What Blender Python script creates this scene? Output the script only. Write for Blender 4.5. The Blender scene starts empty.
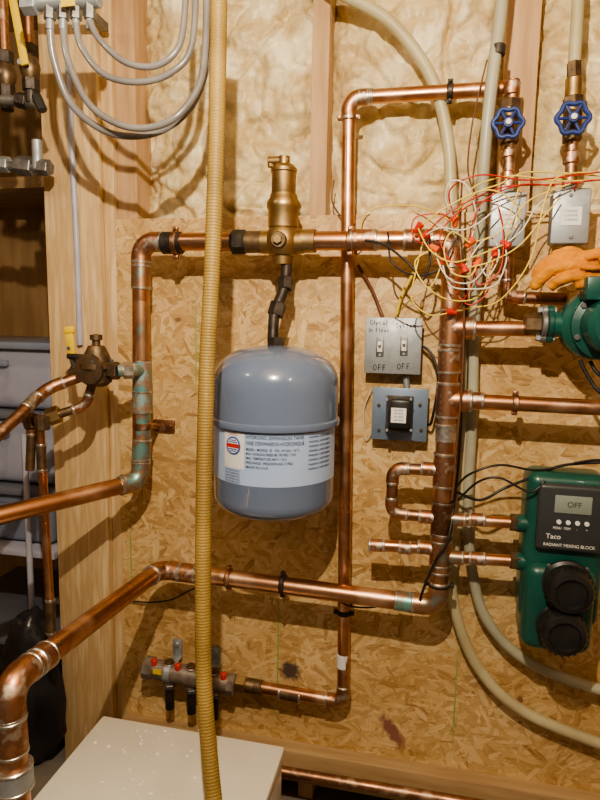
import bpy, bmesh, math, random
from mathutils import Vector, Matrix, noise
random.seed(4)
V=Vector
# ------------------------------------------------------------------ camera
F=600.0
Xc=V((2780,-130,600)).normalized()
D=V((-50,-4500,-600)); D=D-D.dot(Xc)*Xc; Zc=-D.normalized()
Yc=Zc.cross(Xc)
C=V((0,-1.5,1.35))
def ray(px,py):
    v=V((px-300,400-py,-F)); return V((v.dot(Xc),v.dot(Yc),v.dot(Zc)))
def P(px,py,y=0.0):
    w=ray(px,py); return C+w*((y-C.y)/w.y)
def PZ(px,py,z):
    w=ray(px,py); return C+w*((z-C.z)/w.z)
def dep(px,py,y):
    return (y-C.y)/ray(px,py).y*F
def S(px,py,y,w):            # metres of w pixels there
    return w*dep(px,py,y)/F
cd=bpy.data.cameras.new('camera'); cam=bpy.data.objects.new('camera',cd)
bpy.context.scene.collection.objects.link(cam)
cam.matrix_world=Matrix.Translation(C)@Matrix((Xc,Yc,Zc)).to_4x4()
cd.lens=27; cd.sensor_width=36; cd.clip_start=0.02
bpy.context.scene.camera=cam
COL=bpy.context.scene.collection
# ------------------------------------------------------------------ materials
def newmat(name):
    m=bpy.data.materials.new(name); m.use_nodes=True
    nt=m.node_tree; b=nt.nodes['Principled BSDF']; return m,nt,b
def ramp(nt,stops,fac):
    r=nt.nodes.new('ShaderNodeValToRGB'); e=r.color_ramp.elements
    while len(e)<len(stops): e.new(0.5)
    for i,(p,c) in enumerate(stops):
        e[i].position=p; e[i].color=(c[0],c[1],c[2],1)
    nt.links.new(fac,r.inputs[0]); return r.outputs[0]
def mat(name,c1,c2=None,scale=15,rough=.5,metal=0,bump=0,bscale=60,stretch=(1,1,1),c3=None,lo=.35,hi=.65,detail=5,coat=0,crough=.03,rvar=0,bdist=.01):
    m,nt,b=newmat(name)
    b.inputs['Roughness'].default_value=rough; b.inputs['Metallic'].default_value=metal
    b.inputs['Coat Weight'].default_value=coat; b.inputs['Coat Roughness'].default_value=crough
    tc=nt.nodes.new('ShaderNodeTexCoord'); mp=nt.nodes.new('ShaderNodeMapping')
    mp.inputs['Scale'].default_value=stretch; nt.links.new(tc.outputs['Object'],mp.inputs[0])
    n=nt.nodes.new('ShaderNodeTexNoise'); n.inputs['Scale'].default_value=scale; n.inputs['Detail'].default_value=detail
    nt.links.new(mp.outputs[0],n.inputs['Vector'])
    if c2 is None: c2=tuple(x*.8 for x in c1)
    st=[(lo,c1),(hi,c2)]
    if c3: st=[(lo,c1),((lo+hi)/2,c2),(hi,c3)]
    nt.links.new(ramp(nt,st,n.outputs[0]),b.inputs['Base Color'])
    if rvar:
        mr=nt.nodes.new('ShaderNodeMapRange'); mr.inputs[1].default_value=.35; mr.inputs[2].default_value=.65
        mr.inputs[3].default_value=rough; mr.inputs[4].default_value=rough+rvar
        nt.links.new(n.outputs[0],mr.inputs[0]); nt.links.new(mr.outputs[0],b.inputs['Roughness'])
    if bump:
        n2=nt.nodes.new('ShaderNodeTexNoise'); n2.inputs['Scale'].default_value=bscale; n2.inputs['Detail'].default_value=6
        nt.links.new(mp.outputs[0],n2.inputs['Vector'])
        bp=nt.nodes.new('ShaderNodeBump'); bp.inputs['Strength'].default_value=bump; bp.inputs['Distance'].default_value=bdist
        nt.links.new(n2.outputs[0],bp.inputs['Height']); nt.links.new(bp.outputs[0],b.inputs['Normal'])
    return m
COPPER=mat('copper',(.72,.40,.24),(.53,.28,.165),scale=11,rough=.27,metal=1,c3=(.80,.54,.38),rvar=.15,lo=.32,hi=.68,detail=9)
COPPERD=mat('copper_tarnished',(.50,.28,.175),(.31,.17,.105),scale=30,rough=.36,metal=1,c3=(.58,.40,.29),rvar=.15)
FIT=mat('copper_fitting',(.62,.34,.21),(.40,.21,.13),scale=40,rough=.33,metal=1,c3=(.68,.62,.54),rvar=.2,lo=.38,hi=.66)
PATINA=mat('copper_patina',(.56,.33,.20),(.36,.23,.15),scale=24,rough=.4,metal=.7,c3=(.24,.46,.45),lo=.36,hi=.58)
PATINAL=mat('copper_light_patina',(.58,.34,.21),(.44,.26,.16),scale=22,rough=.36,metal=.9,c3=(.30,.44,.42),lo=.42,hi=.70)
TEAL=mat('copper_heavy_patina',(.17,.36,.37),(.44,.25,.15),scale=26,rough=.45,metal=.5,c3=(.33,.50,.50),lo=.42,hi=.60)
SOLDER=mat('solder',(.70,.67,.62),(.38,.35,.31),scale=90,rough=.35,metal=.9)
BRASS=mat('brass',(.52,.38,.19),(.31,.21,.105),scale=22,rough=.34,metal=1,rvar=.2)
BRASSD=mat('brass_aged',(.27,.19,.11),(.12,.085,.06),scale=40,rough=.42,metal=.9,rvar=.2)
BLACKI=mat('black_iron',(.03,.026,.024),(.07,.055,.045),scale=40,rough=.45,metal=.5,bump=.15)
BLACKP=mat('black_plastic',(.012,.012,.013),(.022,.022,.022),scale=30,rough=.38)
STEEL=mat('galvanised_steel',(.46,.49,.52),(.34,.37,.40),scale=35,rough=.42,metal=.6,rvar=.15)
STEELD=mat('dull_steel',(.30,.30,.30),(.17,.165,.16),scale=40,rough=.45,metal=.7)
MANI=mat('manifold_bronze',(.32,.27,.235),(.18,.15,.125),scale=40,rough=.45,metal=.5)
TANK=mat('tank_blue_grey_paint',(.15,.20,.31),(.135,.183,.287),scale=5,rough=.22,coat=.7,crough=.06)
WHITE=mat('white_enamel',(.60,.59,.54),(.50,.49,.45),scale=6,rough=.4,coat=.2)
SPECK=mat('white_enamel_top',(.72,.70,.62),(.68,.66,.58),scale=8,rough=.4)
LABELM=mat('label_paper',(.42,.55,.82),(.38,.51,.77),scale=6,rough=.35)
LABELW=mat('label_white',(.78,.79,.80),(.70,.71,.73),scale=6,rough=.4)
INK=mat('ink_navy',(.02,.03,.09),(.02,.03,.09),rough=.5)
INKR=mat('ink_red',(.5,.03,.02),(.5,.03,.02),rough=.5)
INKB=mat('ink_blue',(.04,.1,.4),(.04,.1,.4),rough=.5)
INKK=mat('ink_black',(.01,.01,.01),(.01,.01,.01),rough=.5)
INKW=mat('ink_white',(.85,.85,.83),(.85,.85,.83),rough=.3)
HOSEY=mat('hose_mustard_plastic',(.36,.245,.075),(.26,.17,.05),scale=9,rough=.5,bump=.1,bscale=200)
CLEAR=mat('clear_vinyl_grey',(.28,.27,.27),(.17,.16,.16),scale=8,rough=.22,coat=.4)
PEX=mat('pex_cream',(.52,.47,.30),(.40,.35,.21),scale=8,rough=.4,coat=.15)
PEXG=mat('pex_grey',(.45,.44,.33),(.34,.33,.25),scale=8,rough=.4)
GREEN=mat('green_enamel',(.010,.095,.075),(.008,.068,.054),scale=12,rough=.35,coat=.25,bump=.04)
BLUEH=mat('blue_handwheel',(.02,.05,.24),(.02,.04,.16),scale=25,rough=.4,coat=.2)
REDP=mat('red_plastic',(.65,.05,.025),(.55,.035,.02),rough=.35)
ORANGEP=mat('orange_plastic',(.85,.16,.03),(.75,.12,.03),rough=.35)
YELP=mat('yellow_plastic',(.82,.60,.05),(.72,.50,.04),rough=.4)
WRED=mat('wire_red',(.5,.03,.02),(.4,.02,.02),rough=.35)
WYEL=mat('wire_yellow',(.78,.62,.14),(.68,.52,.10),rough=.35)
WWHT=mat('wire_white',(.76,.72,.60),(.62,.58,.48),rough=.35)
WBRN=mat('wire_brown',(.16,.06,.03),(.12,.05,.03),rough=.4)
GLOVE=mat('orange_leather',(.70,.29,.025),(.46,.15,.01),scale=16,rough=.85,bump=.6,bscale=50)
WOODL=mat('stud_pine',(.68,.50,.28),(.56,.385,.20),scale=7,rough=.6,stretch=(6,6,.6),bump=.1,bscale=30,c3=(.74,.57,.34))
WOODR=mat('stud_fir_tan',(.56,.38,.22),(.44,.275,.145),scale=7,rough=.7,stretch=(6,6,.6),bump=.1,bscale=30)
WOODH=mat('lumber_horizontal',(.46,.33,.18),(.35,.23,.12),scale=7,rough=.7,stretch=(.6,6,6),bump=.12,bscale=30)
PLY=mat('brown_plywood',(.40,.26,.13),(.29,.18,.085),scale=6,rough=.7,stretch=(3,3,.7))
INSUL=mat('fibreglass_insulation',(.76,.66,.40),(.58,.44,.225),scale=8,rough=.85,bump=.9,bscale=24,c3=(.88,.80,.57),lo=.33,hi=.64,detail=10,coat=.28,crough=.3,bdist=.016)
CONC=mat('floor_concrete',(.24,.21,.18),(.16,.14,.12),scale=8,rough=.85,bump=.2)
PAINT=mat('ceiling_joist_brown',(.40,.28,.17),(.32,.22,.12),scale=5,rough=.8,stretch=(.6,6,1))
BIN=mat('bin_plastic_blue_grey',(.22,.25,.34),(.17,.20,.28),scale=5,rough=.3,coat=.2)
BINL=mat('bin_lid_grey',(.16,.17,.21),(.12,.13,.16),scale=5,rough=.4)
PALEBIN=mat('bin_pale',(.46,.47,.56),(.36,.37,.47),scale=12,rough=.35)
m,nt,b=newmat('bin_translucent'); b.inputs['Base Color'].default_value=(.42,.44,.58,1); b.inputs['Roughness'].default_value=.3; b.inputs['Alpha'].default_value=.68; TBIN=m
CLOTH=mat('folded_cloth_pale',(.70,.68,.76),(.40,.40,.50),scale=14,rough=.9,bump=.4,bscale=20)
BAG=mat('black_bag',(.012,.012,.014),(.03,.03,.035),scale=10,rough=.3,bump=.6,bscale=20)
TRANSB=mat('transformer_plate_blue',(.22,.29,.40),(.17,.23,.33),scale=15,rough=.4,metal=.3)
LCD=mat('lcd_glass',(.25,.29,.27),(.22,.26,.24),scale=5,rough=.15)
PANELK=mat('control_panel_grey',(.045,.05,.055),(.04,.045,.05),rough=.35)
# OSB
def osb():
    m,nt,b=newmat('osb_strand_board'); L=nt.links.new; N=nt.nodes.new
    b.inputs['Roughness'].default_value=.5
    tc=N('ShaderNodeTexCoord'); 
    wn=N('ShaderNodeTexNoise'); wn.inputs['Scale'].default_value=45; wn.inputs['Detail'].default_value=4; L(tc.outputs['Object'],wn.inputs['Vector'])
    wa=N('ShaderNodeVectorMath'); wa.operation='MULTIPLY_ADD'; L(wn.outputs['Color'],wa.inputs[0]); wa.inputs[1].default_value=(.008,0,.008); L(tc.outputs['Object'],wa.inputs[2])
    prev=None
    for i,(ang,sx,sz) in enumerate([(12,19,80),(-28,17,62),(52,24,95),(85,22,75),(-62,27,100),(-8,14,70),(33,30,110),(-43,20,72),(4,34,130)]):
        m0=N('ShaderNodeMapping'); m0.inputs['Rotation'].default_value=(0,math.radians(ang),0); L(wa.outputs[0],m0.inputs[0])
        m1=N('ShaderNodeMapping'); m1.inputs['Scale'].default_value=(sx,.01,sz); m1.inputs['Location'].default_value=(i*7.3,0,i*3.1); L(m0.outputs[0],m1.inputs[0])
        vo=N('ShaderNodeTexVoronoi'); vo.inputs['Scale'].default_value=1; vo.inputs['Randomness'].default_value=1; L(m1.outputs[0],vo.inputs['Vector'])
        sp=N('ShaderNodeSeparateColor'); L(vo.outputs['Color'],sp.inputs[0])
        m2=N('ShaderNodeMapping'); m2.inputs['Scale'].default_value=(12,12,330); L(m0.outputs[0],m2.inputs[0])
        fn=N('ShaderNodeTexNoise'); fn.inputs['Scale'].default_value=1; fn.inputs['Detail'].default_value=3; L(m2.outputs[0],fn.inputs['Vector'])
        sh=N('ShaderNodeMath'); sh.operation='MULTIPLY_ADD'; L(fn.outputs[0],sh.inputs[0]); sh.inputs[1].default_value=.6
        s2=N('ShaderNodeMath'); s2.operation='MULTIPLY'; L(sp.outputs[1],s2.inputs[0]); s2.inputs[1].default_value=.4; L(s2.outputs[0],sh.inputs[2])
        if prev is None: prev=(sp.outputs[0],sh.outputs[0])
        else:
            g=N('ShaderNodeMath'); g.operation='GREATER_THAN'; L(sp.outputs[0],g.inputs[0]); L(prev[0],g.inputs[1])
            mx=N('ShaderNodeMath'); mx.operation='MAXIMUM'; L(sp.outputs[0],mx.inputs[0]); L(prev[0],mx.inputs[1])
            mi=N('ShaderNodeMix'); L(g.outputs[0],mi.inputs['Factor']); L(prev[1],mi.inputs[2]); L(sh.outputs[0],mi.inputs[3])
            prev=(mx.outputs[0],mi.outputs[0])
    col=ramp(nt,[(.22,(.34,.19,.075)),(.33,(.53,.345,.155)),(.52,(.65,.45,.215)),(.76,(.79,.61,.35))],prev[1])
    bn=N('ShaderNodeTexNoise'); bn.inputs['Scale'].default_value=3.5; bn.inputs['Detail'].default_value=5; L(tc.outputs['Object'],bn.inputs['Vector'])
    bc=ramp(nt,[(.32,(.80,.73,.64)),(.62,(1,1,1))],bn.outputs[0])
    mm=N('ShaderNodeMix'); mm.data_type='RGBA'; mm.blend_type='MULTIPLY'; mm.inputs[0].default_value=1; L(col,mm.inputs[6]); L(bc,mm.inputs[7])
    cur=mm.outputs[2]
    def spot(cur,px,py,sx,sz,c,ang=0):
        p=P(px,py,0)
        su=N('ShaderNodeVectorMath'); su.operation='SUBTRACT'; L(tc.outputs['Object'],su.inputs[0]); su.inputs[1].default_value=(p.x,0,p.z)
        mp=N('ShaderNodeMapping'); mp.vector_type='POINT'; mp.inputs['Rotation'].default_value=(0,math.radians(ang),0); L(su.outputs[0],mp.inputs[0])
        sc=N('ShaderNodeVectorMath'); sc.operation='MULTIPLY'; L(mp.outputs[0],sc.inputs[0]); sc.inputs[1].default_value=(1/sx,0,1/sz)
        ln=N('ShaderNodeVectorMath'); ln.operation='LENGTH'; L(sc.outputs[0],ln.inputs[0])
        nn=N('ShaderNodeTexNoise'); nn.inputs['Scale'].default_value=70; L(tc.outputs['Object'],nn.inputs['Vector'])
        ad=N('ShaderNodeMath'); ad.operation='ADD'; L(ln.outputs['Value'],ad.inputs[0]); L(nn.outputs[0],ad.inputs[1])
        mr=N('ShaderNodeMapRange'); mr.inputs[1].default_value=1.6; mr.inputs[2].default_value=1.1; L(ad.outputs[0],mr.inputs[0])
        mi=N('ShaderNodeMix'); mi.data_type='RGBA'; L(mr.outputs[0],mi.inputs[0]); L(cur,mi.inputs[6]); mi.inputs[7].default_value=(*c,1)
        return mi.outputs[2]
    cur=spot(cur,290,671,.03,.03,(.10,.075,.06))
    cur=spot(cur,392,731,.055,.02,(.26,.12,.09),-55)
    cur=spot(cur,560,620,.012,.010,(.24,.13,.07)); cur=spot(cur,178,320,.012,.008,(.26,.14,.07)); cur=spot(cur,520,700,.008,.012,(.24,.13,.07))
    for px,py,h in((278,655,.20),(455,700,.16),(196,340,.16),(131,560,.14)): cur=spot(cur,px,py,.0022,h,(.22,.36,.13))
    L(cur,b.inputs['Base Color'])
    bp=N('ShaderNodeBump'); bp.inputs['Strength'].default_value=.25; bp.inputs['Distance'].default_value=.003; L(prev[1],bp.inputs['Height']); L(bp.outputs[0],b.inputs['Normal'])
    return m
OSB=osb()
# ------------------------------------------------------------------ mesh tools
def frame(ax):
    ax=ax.normalized()
    if abs(ax.z)<.9: u=V((0,0,1)).cross(ax).normalized()
    else: u=V((1,0,0)); u=(u-u.dot(ax)*ax).normalized()
    return u,ax.cross(u).normalized(),ax
def sweep(bm,pts,r,seg=20,cap=True,closed=False):
    n=len(pts); rs=r if isinstance(r,(list,tuple)) else [r]*n
    tg=[]
    for i in range(n):
        if closed: t=pts[(i+1)%n]-pts[i-1]
        else: t=pts[min(i+1,n-1)]-pts[max(i-1,0)]
        tg.append(t.normalized())
    u=frame(tg[0])[0]; rings=[]
    for i in range(n):
        u=(u-u.dot(tg[i])*tg[i]).normalized(); w=tg[i].cross(u)
        rings.append([bm.verts.new(pts[i]+(u*math.cos(a)+w*math.sin(a))*rs[i]) for a in [2*math.pi*k/seg for k in range(seg)]])
    m=n if closed else n-1
    for i in range(m):
        a=rings[i]; b=rings[(i+1)%n]
        for k in range(seg): bm.faces.new((a[k],a[(k+1)%seg],b[(k+1)%seg],b[k]))
    if cap and not closed:
        bm.faces.new(rings[0][::-1]); bm.faces.new(rings[-1])
def lathe(bm,prof,o,ax,seg=24,flat=False):
    u,w,a=frame(ax); rings=[]; off=math.pi/seg if flat else 0
    for r,h in prof:
        if r<1e-6: rings.append([bm.verts.new(o+a*h)])
        else: rings.append([bm.verts.new(o+a*h+(u*math.cos(t)+w*math.sin(t))*r) for t in [off+2*math.pi*k/seg for k in range(seg)]])
    for i in range(len(rings)-1):
        A,B=rings[i],rings[i+1]
        for k in range(seg):
            k2=(k+1)%seg
            if len(A)==1 and len(B)==1: continue
            if len(A)==1: bm.faces.new((A[0],B[k2],B[k]))
            elif len(B)==1: bm.faces.new((A[k],A[k2],B[0]))
            else: bm.faces.new((A[k],A[k2],B[k2],B[k]))
    if len(rings[0])>1: bm.faces.new(rings[0][::-1])
    if len(rings[-1])>1: bm.faces.new(rings[-1])
def cylm(bm,p0,p1,r,seg=24,ch=None,flat=False):
    d=(p1-p0); l=d.length; c=ch if ch is not None else min(r*.12,l*.2)
    lathe(bm,[(r-c,0),(r,c),(r,l-c),(r-c,l)],p0,d,seg,flat)
def boxm(bm,c,s,bev=0,rot=None,seg=2):
    b2=bmesh.new(); bmesh.ops.create_cube(b2,size=1)
    for v in b2.verts: v.co=V((v.co.x*s[0],v.co.y*s[1],v.co.z*s[2]))
    if bev: bmesh.ops.bevel(b2,geom=list(b2.edges),offset=bev,segments=seg,affect='EDGES',profile=.5)
    M=Matrix.Translation(c)@((rot.to_4x4()) if rot else Matrix())
    mp={v:bm.verts.new(M@v.co) for v in b2.verts}
    for f in b2.faces: bm.faces.new([mp[v] for v in f.verts])
    b2.free()
def world_of(o):
    m=o.matrix_basis.copy()
    if o.parent: m=world_of(o.parent)@o.matrix_parent_inverse@m
    return m
def tag(o,parent=None,label=None,category=None,kind=None,group=None):
    if parent is not None:
        o.parent=parent; o.matrix_parent_inverse=world_of(parent).inverted()
    if label: o['label']=label
    if category: o['category']=category
    if kind: o['kind']=kind
    if group: o['group']=group
def finish(name,bm,m,parent=None,label=None,category=None,kind=None,group=None,smooth=35,recenter=True):
    bmesh.ops.recalc_face_normals(bm,faces=bm.faces)
    c=V((0,0,0))
    if recenter:
        cs=[v.co.copy() for v in bm.verts]
        lo=V([min(v[i] for v in cs) for i in range(3)]); hi=V([max(v[i] for v in cs) for i in range(3)])
        c=(lo+hi)/2
        for v in bm.verts: v.co-=c
    me=bpy.data.meshes.new(name); bm.to_mesh(me); bm.free()
    if smooth:
        for p in me.polygons: p.use_smooth=True
        me.set_sharp_from_angle(angle=math.radians(smooth))
    me.materials.append(m)
    o=bpy.data.objects.new(name,me); COL.objects.link(o); o.location=c
    tag(o,parent,label,category,kind,group)
    return o
def empty(name,loc,label,category,group=None):
    o=bpy.data.objects.new(name,None); o.empty_display_size=.05; COL.objects.link(o); o.location=loc
    tag(o,None,label,category,None,group); return o
def B(): return bmesh.new()
def cyl(name,p0,p1,r,m,parent=None,seg=24,ch=None,flat=False,**k):
    bm=B(); cylm(bm,p0,p1,r,seg,ch,flat); return finish(name,bm,m,parent,**k)
def box(name,c,s,m,parent=None,bev=.002,rot=None,**k):
    bm=B(); boxm(bm,c,s,bev,rot); return finish(name,bm,m,parent,**k)
def pbox(name,px0,py0,px1,py1,yf,yb,m,parent=None,bev=.002,**k):
    a=P((px0+px1)/2,(py0+py1)/2,yf); w=S((px0+px1)/2,(py0+py1)/2,yf,px1-px0); h=S((px0+px1)/2,(py0+py1)/2,yf,py1-py0)
    return box(name,V((a.x,(yf+yb)/2,a.z)),(w,abs(yb-yf),h),m,parent,bev,**k)
def textmesh(s,align='CENTER',off=0):
    cu=bpy.data.curves.new('t','FONT'); cu.body=s; cu.align_x=align; cu.align_y='CENTER'; cu.size=1; cu.offset=off
    t=bpy.data.objects.new('tmp',cu); COL.objects.link(t)
    dg=bpy.context.evaluated_depsgraph_get(); me=bpy.data.meshes.new_from_object(t.evaluated_get(dg)); bpy.data.objects.remove(t)
    bm=B(); bm.from_mesh(me); bpy.data.meshes.remove(me); return bm
def text(s,hpx,px,py,y,m,parent,name='lettering',align='CENTER',sx=1.0,at=None,hm=None):
    h=hm if hm else S(px,py,y,hpx); p=at if at else P(px,py,y)
    k=h/.72; bm=textmesh(s,align)
    for v in bm.verts: v.co=V((p.x+v.co.x*k*sx,p.y,p.z+v.co.y*k))
    return finish(name,bm,m,parent,smooth=0)
# marker handwriting drawn as pen strokes
GL={'G':[[(.9,.85),(.5,1),(.1,.7),(.1,.3),(.5,0),(.9,.2),(.9,.5),(.55,.48)]],'l':[[(.3,1),(.3,0)]],'y':[[(.1,.6),(.4,.1)],[(.75,.62),(.2,-.4)]],
'c':[[(.7,.5),(.35,.6),(.1,.3),(.35,0),(.7,.1)]],'o':[[(.4,.6),(.1,.3),(.4,0),(.7,.3),(.4,.6)]],
'I':[[(.3,1),(.3,0)]],'n':[[(.1,.6),(.1,0)],[(.1,.45),(.4,.6),(.65,.45),(.65,0)]],'r':[[(.15,.6),(.15,0)],[(.15,.4),(.4,.6),(.65,.55)]],
'S':[[(.8,.9),(.4,1),(.15,.75),(.7,.4),(.6,.05),(.1,.05)]],'s':[[(.6,.55),(.25,.6),(.2,.4),(.6,.2),(.45,0),(.1,.05)]],'t':[[(.35,.95),(.35,.05),(.6,0)],[(.1,.65),(.65,.68)]],
'e':[[(.12,.3),(.65,.33),(.5,.6),(.15,.45),(.15,.1),(.6,.03)]],'m':[[(.05,.6),(.05,0)],[(.05,.45),(.25,.6),(.4,.45),(.4,0)],[(.4,.45),(.6,.6),(.8,.45),(.8,0)]],
'O':[[(.5,1),(.12,.7),(.15,.2),(.55,0),(.88,.35),(.8,.85),(.5,1)]],'F':[[(.2,0),(.22,1),(.85,.95)],[(.2,.52),(.7,.55)]],' ':[]}
def hand(s,hpx,px,py,y,parent,m=INKK,wk=.78):
    h=S(px,py,y,hpx); o=P(px,py,y); adv=[h*wk*(.6 if ch in 'lI ' else 1) for ch in s]; x=-sum(adv)/2; bm=B()
    for ch,ad in zip(s,adv):
        jx=random.uniform(-.03,.03)*h; jz=random.uniform(-.06,.06)*h
        for st in GL[ch]:
            pts=[V((o.x+x+jx+a*h*.66,o.y,o.z-h/2+jz+b_*h)) for a,b_ in st]; pts=cat(pts,3) if len(pts)>2 else pts
            sweep(bm,pts,h*.07,6)
        x+=ad
    for v in bm.verts: v.co.y=o.y+(v.co.y-o.y)*.3
    finish('handwriting',bm,m,parent)
def fil(pts,t,n=8):
    out=[pts[0]]; arcs=[]
    for i in range(1,len(pts)-1):
        p=pts[i]; a=(pts[i-1]-p).normalized(); b=(pts[i+1]-p).normalized()
        if a.dot(b)<-.995: out.append(p); arcs.append(None); continue
        tt=min(t,(pts[i-1]-p).length*.45,(pts[i+1]-p).length*.45)
        A=p+a*tt; Bq=p+b*tt; kk=.4477*tt; c1=p+a*kk; c2=p+b*kk; arc=[]
        for j in range(n+1):
            s=j/n; arc.append(A*(1-s)**3+c1*3*s*(1-s)**2+c2*3*s*s*(1-s)+Bq*s**3)
        out+=arc; arcs.append((arc,a,b))
    out.append(pts[-1]); return out,arcs
def ring(parent,p,d,r,m=SOLDER,l=.0035,name='solder_joint'):
    d=d.normalized(); bm=B(); lathe(bm,[(r*.98,-l),(r*1.05,-l*.5),(r*1.05,l*.5),(r*.98,l)],p,d,20); return finish(name,bm,m,parent)
def elbows(parent,arcs,r,m=FIT):
    ms=m if isinstance(m,list) else [m]*len(arcs)
    for q,mm in zip(arcs,ms):
        if not q: continue
        arc,a,b=q; e=r*1.0
        pth=[arc[0]+a*e]+arc+[arc[-1]+b*e]
        bm=B(); sweep(bm,pth,r*1.13,22); finish('elbow_fitting',bm,mm,parent)
        ring(parent,pth[0],a,r*1.12); ring(parent,pth[-1],b,r*1.12)
def run(label,pix,wpx,m=COPPER,fm=FIT,r=None,parent=None,tk=1.7,group='copper pipe runs'):
    pts=[P(*q) if not isinstance(q,Vector) else q for q in pix]
    if r is None: r=S(pix[0][0],pix[0][1],pix[0][2],wpx)/2
    root=parent or empty('copper_pipe',pts[0],label,'pipe',group)
    path,arcs=fil(pts,r*tk)
    bm=B(); sweep(bm,path,r,22); finish('pipe',bm,m,root)
    elbows(root,arcs,r,fm)
    return root,r,pts
def coupling(root,a,b,r,m=FIT,k=1.13,name='coupling_fitting',rings=True):
    cyl(name,a,b,r*k,m,root,ch=r*.06)
    if rings:
        d=(b-a); ring(root,a,d,r*k*.99); ring(root,b,d,r*k*.99)
def clamp(root,p,d,r,m=COPPERD,wally=-.001,rod=True):
    d=d.normalized(); bm=B()
    cylm(bm,p-d*.007,p+d*.007,r*1.16,20)
    if rod:
        w=V((p.x,wally,p.z)); cylm(bm,V((p.x,p.y+r*1.05,p.z)),w,.0045,10)
        cylm(bm,w-V((0,.004,0)),w,.016,16)
    side=d.cross(V((0,1,0))).normalized()
    for s in(-1,1):
        boxm(bm,p+side*s*r*1.3,(.012,.012,.010),.002)
        cylm(bm,p+side*s*r*1.3,p+side*s*r*1.3-V((0,.011,0)),.0035,8)
    return finish('pipe_clamp',bm,m,root)
def cat(pts,n=10,closed=False):
    out=[]; N=len(pts)
    for i in range(N-1):
        p0=pts[max(i-1,0)];p1=pts[i];p2=pts[i+1];p3=pts[min(i+2,N-1)]
        for j in range(n):
            t=j/n
            out.append(.5*((2*p1)+(p2-p0)*t+(2*p0-5*p1+4*p2-p3)*t*t+(3*p1-p0-3*p2+p3)*t**3))
    out.append(pts[-1]); return out
def hose(name,label,category,pix,wpx,m,parent=None,n=10,seg=14,group=None,r=None):
    pts=[P(*q) if not isinstance(q,Vector) else q for q in pix]
    if r is None:
        q=pix[len(pix)//2]; r=S(q[0],q[1],q[2],wpx)/2
    bm=B(); sweep(bm,cat(pts,n),r,seg); return finish(name,bm,m,parent,label,category,None,group,smooth=60)
def hexnut(name,p0,p1,r,m,parent): return cyl(name,p0,p1,r,m,parent,seg=6,flat=True,ch=r*.08)
# ------------------------------------------------------------------ room shell
ztop=P(280,216,0).z; zbot=P(360,752,0).z
xl=P(121,480,0).x
bm=B(); boxm(bm,V(((xl+1.4)/2,.006,(ztop+zbot)/2)),(1.4-xl,.012,ztop-zbot),.0)
finish('wall_back',bm,OSB,kind='structure',recenter=False)
bm=B(); boxm(bm,V(((xl+1.4)/2-.1,.16,1.25)),(1.6-xl,.04,2.5)); finish('wall_outer',bm,PLY,kind='structure',recenter=False)
bm=B(); boxm(bm,V((-.5,-.8,-.02)),(4.2,3.8,.04)); finish('floor',bm,CONC,kind='structure')
bm=B(); boxm(bm,V((-.5,-.8,2.52)),(4.2,3.8,.04)); finish('ceiling',bm,PAINT,kind='structure')
bm=B(); boxm(bm,V((1.42,-.8,1.25)),(.04,3.8,2.5)); finish('wall_right',bm,PLY,kind='structure')
bm=B(); boxm(bm,V((-1.9,.85,1.25)),(1.6,.04,2.5)); finish('wall_alcove',bm,PLY,kind='structure')
bm=B(); boxm(bm,V((-2.5,-.8,1.25)),(.04,3.3,2.5)); finish('wall_left',bm,PLY,kind='structure')
box('baseboard_back',V(((xl+1.4)/2,-.012,zbot-.045)),(1.4-xl,.06,.09),WOODH,bev=.003,kind='structure')
def stud(xa,xb,yf,m,label,z0=0,z1=2.5,yb=.138):
    return box('wall_stud',V(((xa+xb)/2,(yf+yb)/2,(z0+z1)/2)),(xb-xa,abs(yb-yf),z1-z0),m,bev=.0015,label=label,category='wood stud',group='framing studs')
xx=lambda px,py,y:P(px,py,y).x
xm_=xx(107,480,-.02)
stud(xx(48,300,-.02),xm_-.001,-.02,WOODL,'pale pine stud beside the strand board panel',yb=.12)
stud(xm_,xl-.0005,.0,WOODL,'narrow pine stud at the edge of the strand board')
stud(xl+.0005,xx(135,100,.012),.0135,WOODR,'tan fir stud beside an insulation batt')
stud(xx(311,100,.012),xx(328,100,.012),.0135,WOODR,'tan fir stud between insulation batts')
stud(xx(503,100,.012),xx(536,100,.012),.0135,WOODR,'tan fir stud behind the shutoff valves')
def batt(pa,pb,label):
    x0=P(pa,100,.02).x; x1=P(pb,100,.02).x; z0=ztop-.12; z1=2.49; bm=B(); nx,nz=100,180; g=[]
    for j in range(nz+1):
        row=[]
        for i in range(nx+1):
            u=i/nx; w=j/nz; x=x0+(x1-x0)*u; z=z0+(z1-z0)*w
            e=min(u,1-u)*2; f=1-(1-min(1,e*2.0))**2
            y=.078-.050*f+.032*noise.noise(V((x*6,3.1,z*5+pa)))+.014*noise.noise(V((x*19,1,z*15)))+.005*noise.noise(V((x*60,5,z*50)))
            for a_,b__,c_,d_ in((4,6,.020,8),(9,7,.010,8),(6,13,.008,9)):
                q=V((x*a_+pa+.9*noise.noise(V((x*3,2,z*3+a_))),a_,z*b__+.6*noise.noise(V((x*5,7,z*4))))); y+=c_*max(0,1-abs(noise.noise(q))*d_)
            if z<ztop+.02: y=max(y,.03)
            row.append(bm.verts.new((x,max(y,.015),z)))
        g.append(row)
    for j in range(nz):
        for i in range(nx): bm.faces.new((g[j][i],g[j][i+1],g[j+1][i+1],g[j+1][i]))
    finish('insulation_batt',bm,INSUL,label=label,category='insulation',group='insulation batts',smooth=80)
batt(136,311,'fluffy creased yellow fibreglass batt between studs above the board')
batt(328,503,'fluffy creased yellow fibreglass batt behind a curved cream tube')
batt(536,720,'fluffy creased yellow fibreglass batt behind the shutoff valves')
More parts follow.
